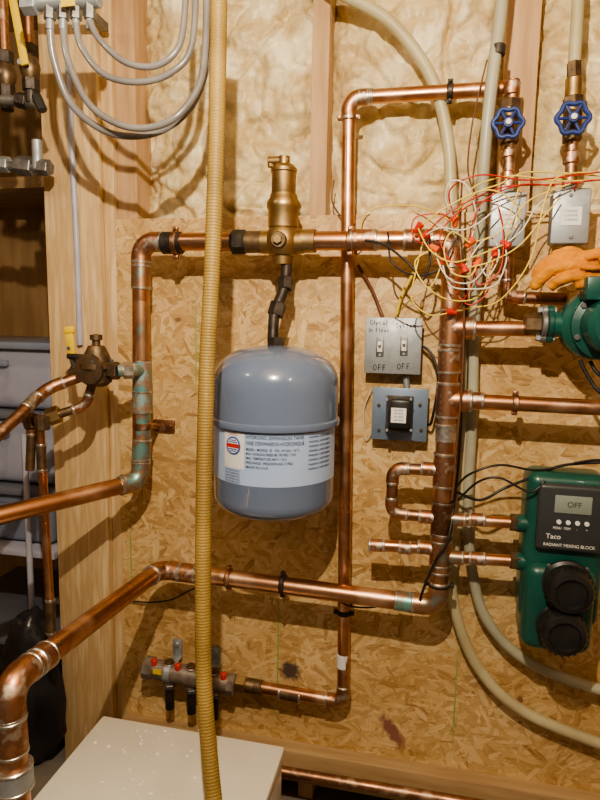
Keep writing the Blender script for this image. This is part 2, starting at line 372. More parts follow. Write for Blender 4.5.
# ------------------------------------------------------------------ big pipe loop
Y=-.12
root,r,p=run('copper heating pipe loop crossing above and beside the grey tank',[(-60,530,-.50),(141,481,Y),(141,242,Y),(452,240,Y),(450,312,Y)],17,r=S(143,350,Y,17)/2,fm=[PATINA,FIT,FIT])
ux=V((1,0,0)); uz=V((0,0,1))
coupling(root,P(141,262,Y),P(141,288,Y),r,PATINAL); coupling(root,P(142,392,Y),P(142,412,Y),r,TEAL)
coupling(root,P(142,440,Y),P(141,462,Y),r,PATINA)
cyl('stain_band',P(142,361,Y),P(142,392,Y),r*1.10,TEAL,root)
cyl('stain_band',P(142,412,Y),P(142,440,Y),r*1.03,PATINA,root)
cyl('stain_band',P(141,300,Y),P(142,361,Y),r*1.008,PATINAL,root)
coupling(root,P(163,243,Y),P(182,243,Y),r,BLACKI,1.25,rings=False)
e0=P(140,480,Y); e1=P(-60,530,-.5)
coupling(root,e0.lerp(e1,.05),e0.lerp(e1,.10),r,PATINA)
hexnut('union_nut',P(232,242,Y),P(246,242,Y),r*1.35,BLACKI,root)
coupling(root,P(246,242,Y),P(262,242,Y),r,BRASSD,1.2,rings=False)
coupling(root,P(301,241,Y),P(316,241,Y),r,BRASS,1.25,rings=False)
coupling(root,P(352,240,Y),P(376,240,Y),r); coupling(root,P(405,240,Y),P(432,240,Y),r,FIT)
clamp(root,P(176,243,Y),ux,r*1.2,rod=False); clamp(root,P(350,241,Y),ux,r)
# strap bracket screwed to the board, with an arm to the vertical pipe
bm=B(); pc=P(142,426,Y); cylm(bm,pc-uz*.010,pc+uz*.010,r*1.13,22)
w0=P(164,426,-.005)
cylm(bm,pc+V((r*.5,r*.8,0)),P(158,426,-.006),.008,10)
boxm(bm,V((w0.x,-.005,w0.z)),(.062,.009,.034),.002)
for s in(-.018,.020): cylm(bm,V((w0.x+s,-.009,w0.z)),V((w0.x+s,-.015,w0.z)),.0055,12)
finish('strap_bracket',bm,COPPERD,root)
# second loop
root,r,p=run('long copper pipe sweeping out from the wall and down',[(24,900,-.74),(8,684,-.74),(160,569,Y),(438,606,Y),(451,318,Y)],17,r=S(300,590,Y,17.5)/2,fm=[FIT,FIT,PATINAL])
riser=root; rB=r
q0=P(8,684,-.74); q1=P(160,569,Y)
coupling(root,q0.lerp(q1,.12),q0.lerp(q1,.17),r,FIT)
dn=P(24,900,-.74)
coupling(root,q0.lerp(dn,.14),q0.lerp(dn,.30),r,FIT,1.1); coupling(root,q0.lerp(dn,.37),q0.lerp(dn,.46),r,STEEL,1.3)
clamp(root,P(229,578,Y),ux,r,rod=False); clamp(root,P(283,584,Y),ux,r,BLACKI,rod=False)
coupling(root,P(396,600,Y),P(414,603,Y),r,PATINA,1.08); coupling(root,P(180,572,Y),P(196,574,Y),r)
def tee(px,py,dx,rr=None,m=FIT,ln=1.5,rb=None):
    c=P(px,py,Y); rr=rr or rB; rb=rb or rB
    cyl('tee_fitting',c-uz*rr*ln*1.15,c+uz*rr*ln*1.15,rr*1.15,m,riser)
    ring(riser,c-uz*rr*ln*1.15,uz,rr*1.13); ring(riser,c+uz*rr*ln*1.15,uz,rr*1.13)
    if dx: cyl('tee_branch',c,c+V((dx*rr*2.3,0,0)),rb*1.15,m,riser); ring(riser,c+V((dx*rr*2.3,0,0)),ux,rb*1.13)
def rx(py): return 451-(py-318)*13/288
tee(rx(328),328,1); tee(rx(400),400,1); 
rs=S(440,500,Y,12)/2
tee(rx(470),470,-1,rb=rs); tee(rx(518),518,1,rb=rs,m=PATINAL); tee(rx(556),556,1,rb=rs,m=PATINAL)
tee(rx(518),518,-1,rb=rs); tee(rx(549),549,-1,rb=rs)
coupling(riser,P(rx(360),350,Y),P(rx(360),372,Y),rB,FIT); coupling(riser,P(rx(430),425,Y),P(rx(430),440,Y),rB,SOLDER,1.08)
clamp(riser,P(rx(584),584,Y),uz,rB,BLACKI,rod=False)
# branches
run('short copper branch feeding the green pump',[(rx(328),328,Y),(548,329,Y)],15)
root,r,p=run('copper branch running along the board under the pump',[(rx(400),400,Y),(680,412,Y)],15)
clamp(root,P(515,403,Y),ux,r,rod=False); coupling(root,P(462,400,Y),P(482,401,Y),r)
root,r,p=run('small copper bypass loop with two elbows',[(rx(470),471,Y),(393,468,Y),(391,513,Y),(rx(517),518,Y)],11.5,m=COPPERD)
root,r,p=run('small copper branch into the green mixing block',[(rx(518),518,Y),(530,524,Y)],11.5)
hexnut('union_nut',P(510,522,Y),P(520,523,Y),r*1.5,BRASSD,root); coupling(root,P(470,519,Y),P(484,520,Y),r)
root,r,p=run('small copper branch into the lower mixing block port',[(rx(556),556,Y),(530,562,Y)],11.5)
hexnut('union_nut',P(510,560,Y),P(520,561,Y),r*1.5,BRASSD,root); coupling(root,P(470,558,Y),P(484,559,Y),r)
root,r,p=run('capped copper stub pointing away from the riser',[(373,545,Y),(rx(549),549,Y)],11.5)
coupling(root,P(370,545,Y),P(384,545.5,Y),r); coupling(root,P(400,547,Y),P(410,548,Y),r)
# thin riser
Y3=-.055
root,r,p=run('tall thin copper riser behind the tank line',[(512,88,Y3),(349,98,Y3),(343,702,Y3),(232,682,Y3)],13,r=S(345,400,Y3,13)/2,tk=1.8)
coupling(root,P(360,97,Y3),P(372,96.5,Y3),r,SOLDER,1.1); coupling(root,P(345.5,600,Y3),P(345,585,Y3),r)
coupling(root,P(280,692,Y3),P(300,696,Y3),r,BRASSD); clamp(root,P(349,118,Y3),uz,r,rod=False)
clamp(root,P(344,612,Y3),uz,r,BLACKI); clamp(root,P(450,91.5,Y3),ux,r,BLACKI,rod=False)
c=P(343,660,Y3); cyl('paper_sticker',c-uz*.02,c+uz*.02,r*1.04,LABELW,root)
hexnut('union_nut',P(236,683,Y3),P(246,685,Y3),r*1.45,BRASS,root); coupling(root,P(246,685,Y3),P(262,688,Y3),r,BRASSD,1.25,rings=False)
# ------------------------------------------------------------------ tank
TY=-.185
cx=P(275,430,TY).x; R=S(275,430,TY,125)/2
zt=P(275,345,TY).z; zb=P(275,513,TY).z; zs=P(275,427,TY-R*.9).z
H=zt-zb
tank=empty('expansion_tank',V((cx,TY,zb)),'blue-grey steel expansion tank hanging under a brass air vent','tank')
o=V((cx,TY,zb)); bm=B()
def dome(r,h,n=10,e=2.4):
    return [(r*(math.cos(t)**(2/e)),h*(math.sin(t)**(2/e))) for t in [math.pi/2*i/n for i in range(n+1)]]
RK=.965
low=[(max(a,0.0),(-b)+.055) for a,b in dome(R*RK,.055)][::-1]; low[0]=(0,0)
prof=low+[(R*RK,zs-zb-.012),(R*.98,zs-zb-.006)]
lathe(bm,prof,o,uz,64); finish('tank_lower_shell',bm,TANK,tank)
bm=B(); hd=.095
up=[(R*1.0,zs-zb-.004),(R*1.0,H-hd)]+[(a,H-hd+b) for a,b in dome(R*1.0,hd)][1:]; up[-1]=(0,H)
lathe(bm,up,o,uz,64); finish('tank_upper_shell',bm,TANK,tank)
bm=B(); lathe(bm,[(R*.965,zs-zb-.013),(R*1.025,zs-zb-.011),(R*1.035,zs-zb-.004),(R*1.025,zs-zb+.002),(R*.99,zs-zb+.005)],o,uz,64); finish('tank_seam_band',bm,TANK,tank)
def wrapp(ang,z,rr): return V((cx+math.sin(ang)*rr,TY-math.cos(ang)*rr,z))
def patch(a0,a1,z0,z1,rr,m,name,n=30):
    bm=B(); pr=None
    for i in range(n+1):
        a=a0+(a1-a0)*i/n; v=(bm.verts.new(wrapp(a,z0,rr)),bm.verts.new(wrapp(a,z1,rr)))
        if pr: bm.faces.new((pr[0],v[0],v[1],pr[1]))
        pr=v
    return finish(name,bm,m,tank)
lz1=zs-.015; lz0=P(275,489,TY-R).z; RL=R*RK+.0008
patch(-1.45,1.55,lz0,lz1,RL,LABELM,'tank_label')
patch(-.62,-.22,lz0+.034,lz1-.002,RL+.0004,LABELW,'label_logo_panel',8)
def wtext(s,hm,ang,z,m,align='LEFT',sx=1,wid=None):
    bm=textmesh(s,align,.008); k=hm/.72
    if wid: sx=wid/(max(v.co.x for v in bm.verts)*k)
    for v in bm.verts: v.co=wrapp(ang+v.co.x*k*sx/RL,z+v.co.y*k,RL+.0009)
    finish('label_lettering',bm,m,tank,smooth=0)
LA=-.42
cc=wrapp(LA,lz1-.030,RL+.0008); n=wrapp(LA,0,1)-V((cx,TY,0)); n.z=0
bm=B(); cylm(bm,cc-n*.0005,cc+n*.0008,.0195,28,0); finish('label_logo_disc',bm,INKB,tank)
bm=B(); cylm(bm,cc,cc+n*.0011,.0160,28,0); finish('label_logo_disc',bm,LABELW,tank)
bm=B()
for s in(-1,1):
    boxm(bm,cc+n*.0013+uz*s*.0115,(.017,.0004,.0022),0,Matrix.Rotation(LA,3,'Z')); boxm(bm,cc+n*.0013+uz*s*.0075,(.025,.0004,.0022),0,Matrix.Rotation(LA,3,'Z'))
finish('label_logo_bar',bm,INKB,tank)
bm=B(); boxm(bm,cc+n*.0013,(.034,.0005,.0085),0,Matrix.Rotation(LA,3,'Z')); finish('label_logo_bar',bm,INKR,tank)
RLs=RL; RL=RLs+.0008
wtext('EXTROL',.0056,LA,lz1-.0302,INKW,'CENTER',.85)
RL=RLs
wtext('EXTROL',.0046,LA,lz1-.006,INKR,'CENTER',1)
T0=-.19; WD=.90*RL
wtext('HYDRONIC EXPANSION TANK',.0080,T0,lz1-.008,INK,wid=WD)
wtext("VASE D'EXPANSION HYDRONIQUE",.0080,T0,lz1-.0205,INK,wid=WD)
for i,s in enumerate(['MODEL / MODELE  30   VOL. 4.4 GAL / 16.7 L','MAX. WORKING PRESSURE 100 PSIG / 7 KG','MAX. TEMPERATURE 240 F / 116 C','PRECHARGE / PREGONFLAGE 12 PSIG','MADE IN U.S.A.']):
    wtext(s,.0056,T0,lz1-.034-.0094*i,INK,wid=WD*(.92,.85,.7,.8,.4)[i])
for i in range(5): wtext('READ INSTRUCTIONS BEFORE INSTALLING',.0038,-.60,lz0+.004+.0062*i,INK,wid=.30*RL)
for i in range(8): wtext('WARNING / AVERTISSEMENT',.0042,.79,lz1-.009-.0098*i,INK,wid=.5*RL)
conn=[P(273,346,TY),P(273,335,TY),P(275,312,-.165),P(284,288,-.14),P(287,262,Y)]
bm=B(); sweep(bm,cat(conn,8),.0125,16); finish('tank_connector',bm,BLACKI,tank)
hexnut('tank_nipple_nut',V((cx,TY,zt-.003)),V((cx,TY,zt+.018)),.020,BLACKI,tank)
hexnut('connector_nut',P(275,316,-.165),P(279,303,-.155),.019,BLACKI,tank)
hexnut('connector_nut',P(285,290,-.14),P(286,278,-.13),.017,BLACKI,tank)
# air vent
av=empty('air_vent',P(283,242,Y),'aged brass air separator and vent on the top pipe','valve')
c=P(283,242,Y); k=S(283,242,Y,1)
bm=B(); lathe(bm,[(k*10,-k*22),(k*11,-k*14),(k*14,-k*13),(k*17,-k*6),(k*18,0),(k*17,k*8),(k*14,k*13),(k*15,k*14),(k*15,k*30),(k*16.5,k*33),(k*16.5,k*38),(k*14,k*42),(k*13,k*46)],c,uz,28)
finish('valve_body',bm,BRASS,av)
cyl('side_port',c-ux*k*23,c+ux*k*23,k*11.5,BRASS,av)
bm=B(); lathe(bm,[(k*11,0),(k*12,k*2),(k*12,k*22),(k*13,k*23),(k*13,k*26),(k*9,k*30),(k*5,k*31)],c+uz*k*44,uz,28); finish('vent_cap',bm,BRASS,av)
bc_=c+uz*k*78+V((-k*7,0,0)); bm=B(); cylm(bm,c+uz*k*72,c+uz*k*82,k*6,12); cylm(bm,bc_-ux*k*9,bc_+ux*k*12,k*4.5,12); cylm(bm,bc_-ux*k*6-uz*k*6,bc_-ux*k*6+uz*k*2,k*3.6,10)
finish('bleed_tip',bm,BRASS,av)
cyl('drain_plug',c-V((0,k*14,0)),c-V((0,k*20,0)),k*8,BRASSD,av,seg=16); hexnut('plug_hex',c-V((0,k*19,0)),c-V((0,k*24,0)),k*4.5,BRASS,av)
# ------------------------------------------------------------------ mustard hose
hp=[(219,-40,-.42),(218,60,-.42),(216,160,-.43),(212,270,-.44),(207,370,-.45),(204,480,-.47),(203,590,-.50),(204,680,-.53),(209,750,-.56),(217,830,-.60)]
pts=cat([P(*q) for q in hp],150); 
L=[0]
for i in range(1,len(pts)): L.append(L[-1]+(pts[i]-pts[i-1]).length)
step=.0011; out=[]; j=0; s=0
while s<L[-1]:
    while L[j+1]<s: j+=1
    out.append(pts[j].lerp(pts[j+1],(s-L[j])/(L[j+1]-L[j]+1e-9))); s+=step
rh=S(207,370,-.45,16.5)/2
rad=[rh*(.975+.025*math.sin(2*math.pi*i*step/.0055)) for i in range(len(out))]
bm=B(); sweep(bm,out,rad,18); finish('corrugated_hose',bm,HOSEY,label='mustard yellow ribbed plastic hose hanging before the tank',category='hose',smooth=80)
# ------------------------------------------------------------------ lower manifold
mf=empty('valve_manifold',P(190,675,-.06),'grey-brown metal manifold with red caps on grey brackets','manifold')
bm=B(); a=P(146,667,-.065); b_=P(234,685,-.06); cylm(bm,a,b_,.027,24); finish('manifold_body',bm,MANI,mf)
cyl('manifold_end',a-(b_-a)*.02,a.lerp(b_,.10),.031,MANI,mf,seg=8); cyl('manifold_end',a.lerp(b_,.93),a.lerp(b_,1.02),.029,MANI,mf,seg=8)
for t in(.27,.52,.78):
    q=a.lerp(b_,t); cyl('manifold_port',q-uz*.034,q+uz*.028,.016,MANI,mf,seg=16); cyl('port_plug',q+uz*.026,q+uz*.034,.0135,BRASSD,mf,seg=8)
    cyl('outlet',q-uz*.03,q-uz*.11,.012,BLACKI,mf); hexnut('outlet_nut',q-uz*.034,q-uz*.046,.017,STEELD,mf)
for t in(.12,.39,.65,.90):
    q=a.lerp(b_,t)+V((0,-.012,0)); cyl('red_cap',q+uz*.020,q+uz*.036,.0085,REDP,mf,seg=12,label='red plastic cap')
for px,py in((178,652),(216,660)):
    q=P(px,py,-.004); bm=B(); boxm(bm,V((q.x,-.006,q.z+.01)),(.028,.008,.062),.003); boxm(bm,V((q.x,-.022,q.z-.012)),(.026,.035,.006),.002); cylm(bm,V((q.x,-.008,q.z+.028)),V((q.x,-.016,q.z+.028)),.007,10)
    d=(b_-a).normalized(); c0=V((q.x,-.063,a.lerp(b_,(q.x-a.x)/(b_.x-a.x)).z)); cylm(bm,c0-d*.011,c0+d*.011,.0295,24)
    finish('mounting_bracket',bm,STEEL,mf,label='grey steel bracket')
q=P(157,672,-.095); box('yellow_tag',q,(.024,.002,.014),YELP,mf,bev=0)
# ------------------------------------------------------------------ switch box & transformer
sb=empty('switch_box',P(393,372,0),'grey metal switch box with two toggles and handwriting','switch')
def fplate(root,name,x0,y0,x1,y1,yf,yb,m,bev=.003): return pbox(name,x0,y0,x1,y1,yf,yb,m,root,bev)
fplate(sb,'back_box',368,322,418,371,-.045,-.001,STEELD); fplate(sb,'cover_plate',365,318,421,374,-.049,-.045,STEEL,.0018)
for px,py in((380,347),(404,346)):
    c=P(px,py,-.05)
    bm=B(); boxm(bm,V((c.x,-.0495,c.z)),(.018,.003,.046),.001); finish('switch_strap',bm,STEELD,sb)
    bm=B(); boxm(bm,V((c.x,-.053,c.z)),(.012,.005,.024),.001); boxm(bm,V((c.x,-.060,c.z+.006)),(.007,.018,.009),.001,Matrix.Rotation(math.radians(-25),3,'X')); finish('toggle',bm,LABELW,sb)
    for s in(-.019,.019):
        bm=B(); cylm(bm,V((c.x,-.051,c.z+s)),V((c.x,-.053,c.z+s)),.003,10); finish('screw',bm,STEEL,sb)
hand('Glycol',4.6,379,322.5,-.0494,sb,wk=.74); hand('In Floor',4.2,379.5,330,-.0494,sb,wk=.76); hand('System',4.6,406,325.5,-.0494,sb,wk=.74)
hand('OFF',5.5,380,367.5,-.0494,sb,wk=.85); hand('OFF',5.5,404,366.5,-.0494,sb,wk=.85)
tf=empty('transformer',P(400,440,0),'black transformer on a blue-grey square box','transformer')
fplate(tf,'back_box',375,391,425,438,-.04,-.001,STEELD); fplate(tf,'cover_plate',372,388,427,441,-.044,-.04,TRANSB,.0018)
for i in range(7): pbox('core_lamination',386+i*.35,396,412.6-i*.35,433,-.052-i*.006,-.044-i*.006,(BLACKI,STEELD)[i%2],tf,.001)
pbox('coil',389,400,410,429,-.104,-.08,BLACKP,tf,.006)
pbox('rating_label',391,408,406,423,-.1055,-.1035,LABELW,tf,0)
for i in range(4): text('24V 40VA',2.0,398.5,410.5+i*3.3,-.1061,INKK,tf,sx=.8)
for px,py in((387,399),(411,399),(387,430),(411,430)):
    c=P(px,py,-.092); bm=B(); cylm(bm,c,c-V((0,.006,0)),.0035,6); finish('screw',bm,STEEL,tf)
for px,py in((379,405),(420,405),(379,430),(421,430)):
    c=P(px,py,-.044); bm=B(); cylm(bm,c,c-V((0,.004,0)),.004,10); finish('screw',bm,BRASSD,tf)
cyl('box_nipple',P(406,376,-.02),P(407,390,-.02),.008,STEEL,tf)
# ------------------------------------------------------------------ shutoff valves & flow boxes
def handwheel(root,c,R_,ax,m=BLUEH):
    bm=B(); u,w,a=frame(ax); n=48
    pts=[c+(u*math.cos(t)+w*math.sin(t))*R_*(1+.09*math.cos(6*t)) for t in [2*math.pi*i/n for i in range(n)]]
    sweep(bm,pts,R_*.17,10,closed=True)
    for i in range(6):
        t=2*math.pi*i/6; e=c+(u*math.cos(t)+w*math.sin(t))*R_; cylm(bm,c,e,R_*.11,8)
    cylm(bm,c-a*R_*.25,c+a*R_*.3,R_*.36,16); finish('handwheel',bm,m,root,label='blue handwheel')
    cyl('handwheel_nut',c+a*R_*.28,c+a*R_*.45,R_*.2,LABELW,root,seg=12)
def stack(root,items,y):
    for nm,px0,py0,px1,py1,w,seg,m in items:
        a=P(px0,py0,y); b=P(px1,py1,y); r=S(px0,py0,y,w)/2
        if seg==6: hexnut(nm,a,b,r,m,root)
        else: cyl(nm,a,b,r,m,root,seg=seg)
yv=-.07
v1=empty('shutoff_valve',P(508,122,yv),'brass gate valve with blue handwheel joined to a copper elbow','valve')
v1['group']='blue handled shutoff valves'
stack(v1,[('pipe',513,80,512,102,14,20,COPPERD),('coupling_fitting',512,82,511,96,17,20,FIT),('valve_nut',511,100,510,110,20,6,BRASSD),('valve_body',510,108,509,134,18,20,BRASSD),('valve_nut',509,133,509,144,20,6,BRASSD),
 ('pipe',509,140,507,300,12,20,COPPERD),('coupling_fitting',508,150,508,158,15,20,FIT),('coupling_fitting',508,172,508,192,15,20,FIT)],yv)
c=P(508,123,yv-.05); cyl('bonnet',P(508,123,yv),c,.012,BRASSD,v1); handwheel(v1,c,S(508,123,yv-.05,13.5),V((0,-1,0)))
v2=empty('shutoff_valve',P(573,118,yv),'brass gate valve with blue handwheel under a cream tube','valve'); v2['group']='blue handled shutoff valves'
stack(v2,[('hose_barb',574,62,574,78,14,6,BRASSD),('adaptor',574,78,573,100,16,20,BRASS),('valve_nut',573,97,573,106,20,6,BRASSD),('valve_body',573,104,572,132,18,20,BRASSD),('valve_nut',572,130,572,142,19,6,BRASSD),
 ('pipe',572,140,569,262,12,20,COPPERD),('coupling_fitting',571,152,571,164,16,20,FIT),('coupling_fitting',570,176,570,190,15,20,BRASS)],yv)
c=P(573,118,yv-.05); cyl('bonnet',P(573,118,yv),c,.012,BRASSD,v2); handwheel(v2,c,S(573,118,yv-.05,14.5),V((0,-1,0)))
for (x0,y0,x1,y1,lb) in((491,193,525,246,'grey metal flow switch box on a copper pipe'),(553,189,589,243,'grey metal flow switch box beneath a blue valve')):
    fb=empty('control_box',P((x0+x1)/2,y1,yv),lb,'control box','zone control boxes')
    pbox('housing',x0,y0,x1,y1,yv-.055,yv-.016,STEEL,fb,.004); xm=(x0+x1)/2
    pbox('face_label',x0+8,y0+18,x1-8,y1-18,yv-.0565,yv-.055,LABELW,fb,0)
    for i in range(3): text('115 VAC 60 HZ',2.2,xm,y0+22+i*4.4,yv-.0572,INKK,fb,sx=.6)
    for q in(y0+6,y1-6): 
        c=P(xm,q,yv-.055); bm=B(); cylm(bm,c,c-V((0,.003,0)),.004,10); finish('screw',bm,STEELD,fb)
    pbox('top_tab',xm-6,y0-8,xm+6,y0,yv-.03,yv-.016,STEELD,fb,.001)
run('copper elbow beneath the zone control box',[(507,262,yv),(507,297,yv),(566,299,yv)],12,m=COPPERD)
# ------------------------------------------------------------------ pump
pm=empty('circulator_pump',P(600,360,-.14),'green cast iron circulator pump with grey flanges','pump')
yp=-.14
c=P(594,325,yp); k=S(594,325,yp,1)
bm=B(); lathe(bm,[(k*28,-k*16),(k*33,-k*12),(k*35,0),(k*33,k*12),(k*28,k*16)],c,V((0,-1,0)),36); cylm(bm,c-ux*k*42,c,k*13,24); finish('volute',bm,GREEN,pm)
bm=B(); lathe(bm,[(k*33,k*16),(k*34,k*18),(k*34,k*24),(k*27,k*26),(k*27,k*58),(k*22,k*64),(0,k*64)],c+ux*k*8,V((0,-1,0)),36); finish('motor_housing',bm,GREEN,pm)
for i in range(6):
    t=math.pi/3*i+.4; q=c+ux*k*8+V((math.cos(t)*k*31,-k*24,math.sin(t)*k*31)); bm=B(); cylm(bm,q,q-V((0,k*4,0)),k*3,6); finish('bolt',bm,STEELD,pm)
box('terminal_box',c+V((-k*2,-k*28,k*34)),(k*34,k*30,k*22),GREEN,pm,bev=.004)
for x0,m in((-50,STEELD),(-44,GREEN)):
    bm=B(); q=c+ux*k*x0; cylm(bm,q,q+ux*k*5.5,k*14,24); 
    for s in(-1,1): cylm(bm,q+uz*k*s*13,q+ux*k*5.5+uz*k*s*13,k*6,16)
    finish('flange',bm,m,pm)
for s in(-1,1):
    q=c+ux*k*-54+uz*k*s*14; hexnut('flange_bolt',q,q+ux*k*18,k*3.5,STEEL,pm)
hexnut('union_nut',c-ux*k*66,c-ux*k*50,k*11,BRASSD,pm)
# ------------------------------------------------------------------ glove
bm=B()
def gt(pix,w): 
    pts=cat([P(*q) for q in pix],6); n=len(pts); sweep(bm,pts,[w*(.8+.2*math.sin(math.pi*(i+1)/n)) for i in range(n)],12)
gt([(600,260,-.16),(576,255,-.17),(556,258,-.17),(541,268,-.16),(534,278,-.15)],.0125)
gt([(598,270,-.18),(575,265,-.185),(552,270,-.185),(538,281,-.17),(534,288,-.16)],.0125)
gt([(600,279,-.18),(580,276,-.19),(562,280,-.19),(550,288,-.18)],.0125)
gt([(612,284,-.18),(590,282,-.19),(575,286,-.185)],.012)
gt([(590,262,-.14),(578,253,-.15),(566,252,-.155),(552,256,-.16)],.011)
gt([(578,262,-.165),(605,260,-.168),(650,262,-.168)],.024)
gt([(582,272,-.175),(612,275,-.175),(650,277,-.17)],.022)
for q in ([(585,258,-.19),(600,256,-.195),(620,258,-.19)],[(580,267,-.20),(600,268,-.205),(625,266,-.20)],[(596,252,-.175),(604,266,-.205),(606,282,-.20)]): gt(q,.006)
g=finish('work_glove',bm,GLOVE,label='crumpled orange leather work glove lying on the pump',category='glove',smooth=180)
md=g.modifiers.new('remesh','REMESH'); md.mode='VOXEL'; md.voxel_size=.0022; md.use_smooth_shade=True
tx=bpy.data.textures.new('creases','CLOUDS'); tx.noise_scale=.028; tx.noise_depth=2
dm=g.modifiers.new('creases','DISPLACE'); dm.texture=tx; dm.strength=.008; dm.mid_level=.5
ms=g.modifiers.new('smooth','SMOOTH'); ms.iterations=2
# ------------------------------------------------------------------ mixing block
mb=empty('mixing_block',P(562,655,-.03),'green radiant mixing block with black control panel and caps','mixing valve')
c=P(563,560,-.15); k=S(563,560,-.15,1)
def O(x,z,y): return V((c.x+k*(x-563),y,c.z+k*(560-z)))
bm=B(); boxm(bm,V((O(564,553,0).x,-.095,O(563,553,0).z)),(k*77,.10,k*158),.024,seg=5); boxm(bm,O(562,612,-.10),(k*68,.13,k*92),.028,seg=5); finish('housing',bm,GREEN,mb)
bm=B(); boxm(bm,O(566,516,-.152),(k*62,.022,k*68),.010,seg=4); finish('control_panel',bm,PANELK,mb)
bm=B(); boxm(bm,O(567,501,-.1635),(k*34,.003,k*18),.002); finish('display_screen',bm,LCD,mb)
text('OFF',0,0,0,0,PANELK,mb,at=O(568,501,-.1656),hm=k*5.5)
for i in range(4):
    q=O(555+i*8.5,519,-.163); bm=B(); cylm(bm,q,q-V((0,.004,0)),k*2.3,14); finish('panel_button',bm,LABELW,mb)
for i,s in enumerate(['MENU','ITEM','-','+']): 
    text(s,0,0,0,0,INKW,mb,at=O(554+i*9,525.5,-.1637),hm=k*2.6,sx=.8)
text('Taco',0,0,0,0,INKW,mb,at=O(551,534.5,-.1637),hm=k*5)
text('RADIANT MIXING BLOCK',0,0,0,0,INKW,mb,at=O(566,543,-.1637),hm=k*3.3,sx=.9)
for q,rr in(((567,583),24),((564,627),24)):
    q0=O(q[0],q[1],-.15)
    bm=B(); lathe(bm,[(k*rr*.9,0),(k*rr*1.02,.006),(k*rr*1.02,.014),(k*rr*.9,.018),(k*rr*.9,.024),(k*rr*.96,.028),(k*rr*.94,.050),(k*rr*.82,.060),(k*rr*.62,.063),(k*rr*.58,.056),(k*rr*.3,.054),(0,.054)],q0,V((0,-1,0)),40)
    for i in range(24):
        t=2*math.pi*i/24; w=q0+V((math.cos(t)*k*rr*.95,-.028,math.sin(t)*k*rr*.95)); cylm(bm,w,w-V((0,.022,0)),k*1.1,6)
    finish('motor_cap',bm,BLACKP,mb,label='black round motor cap')
    for i in range(4):
        t=math.pi/4+i*math.pi/2; w=q0+V((math.cos(t)*k*rr*1.04,-.008,math.sin(t)*k*rr*1.04)); bm=B(); cylm(bm,w,w-V((0,.006,0)),k*2,8); finish('bolt',bm,STEELD,mb)
for py in(523,561): cyl('inlet_port',P(516,py,Y),P(530,py+1,Y),k*9,GREEN,mb)
# ------------------------------------------------------------------ cream tubes
hose('pex_tube','cream plastic tube arching over the insulation and down the riser','tube',[(300,-40,-.06),(340,-8,-.05),(385,18,-.045),(418,55,-.04),(438,95,-.04),(449,150,-.04),(452,210,-.045),(462,300,-.035),(466,400,-.03),(464,480,-.03),(453,560,-.03),(455,610,-.03),(480,670,-.03),(530,715,-.035),(640,758,-.04)],12,PEX,group='cream plastic tubes')
hose('pex_tube','greyish plastic tube running down beside the mixing block','tube',[(506,-40,-.10),(500,20,-.10),(492,80,-.105),(485,150,-.10),(479,240,-.075),(474,330,-.05),(472,420,-.04),(468,500,-.04),(472,570,-.045),(490,625,-.04),(540,668,-.04),(650,705,-.04)],11,PEXG,group='cream plastic tubes')
hose('pex_tube','cream plastic tube entering the brass valve from above','tube',[(580,-60,yv),(578,0,yv),(576,35,yv),(574,66,yv)],12,PEX,group='cream plastic tubes')
cyl('tube_clip',P(498.5,45,-.102),P(497.5,56,-.102),.0155,BLACKI,None,label='dark clip around a plastic tube',category='clip')
# ------------------------------------------------------------------ clear loops
mfl=empty('tubing_manifold',P(65,10,-.35),'grey metal tubing manifold with a yellow tag','manifold')
bm=B(); cylm(bm,P(30,4,-.35),P(100,0,-.35),.014,16); finish('manifold_body',bm,STEEL,mfl)
for px in(50,63,76,90):
    hexnut('manifold_nut',P(px,4,-.35),P(px,20,-.35),.012,STEELD,mfl); cyl('compression_fitting',P(px,18,-.35),P(px,30,-.35),.008,STEEL,mfl)
hexnut('manifold_end_nut',P(24,6,-.35),P(38,5,-.35),.019,STEEL,mfl)
box('yellow_tag',P(68,2,-.375),(.03,.002,.016),YELP,mfl,bev=0)
bm=B(); boxm(bm,P(65,-8,-.2),(.02,.34,.02),.002); finish('support_arm',bm,STEELD,mfl)
G='clear looping tubes'
hose('vinyl_tube','translucent grey tube in a wide drooping loop','tube',[(50,26,-.35),(54,60,-.34),(72,105,-.32),(110,133,-.30),(155,133,-.29),(190,108,-.28),(207,65,-.27),(212,20,-.27),(213,-40,-.27)],7,CLEAR,group=G)
hose('vinyl_tube','translucent grey tube in a wide drooping loop','tube',[(63,26,-.35),(68,60,-.35),(90,105,-.34),(128,127,-.33),(168,122,-.33),(196,92,-.31),(205,50,-.3),(207,-40,-.3)],7,CLEAR,group=G)
hose('vinyl_tube','translucent grey tube in a shallow drooping loop','tube',[(76,24,-.36),(82,48,-.36),(105,75,-.36),(140,82,-.35),(172,72,-.34),(192,44,-.33),(197,-40,-.33)],6.5,CLEAR,group=G)
hose('vinyl_tube','translucent grey tube in a shallow drooping loop','tube',[(90,22,-.36),(100,40,-.37),(125,62,-.37),(155,66,-.36),(178,48,-.35),(185,10,-.34),(186,-40,-.34)],6.5,CLEAR,group=G)
hose('conduit_tube','thin white tube fixed along the pine stud','tube',[(68,60,-.028),(72,150,-.028),(77,250,-.028),(80,345,-.028)],6,PALEBIN)
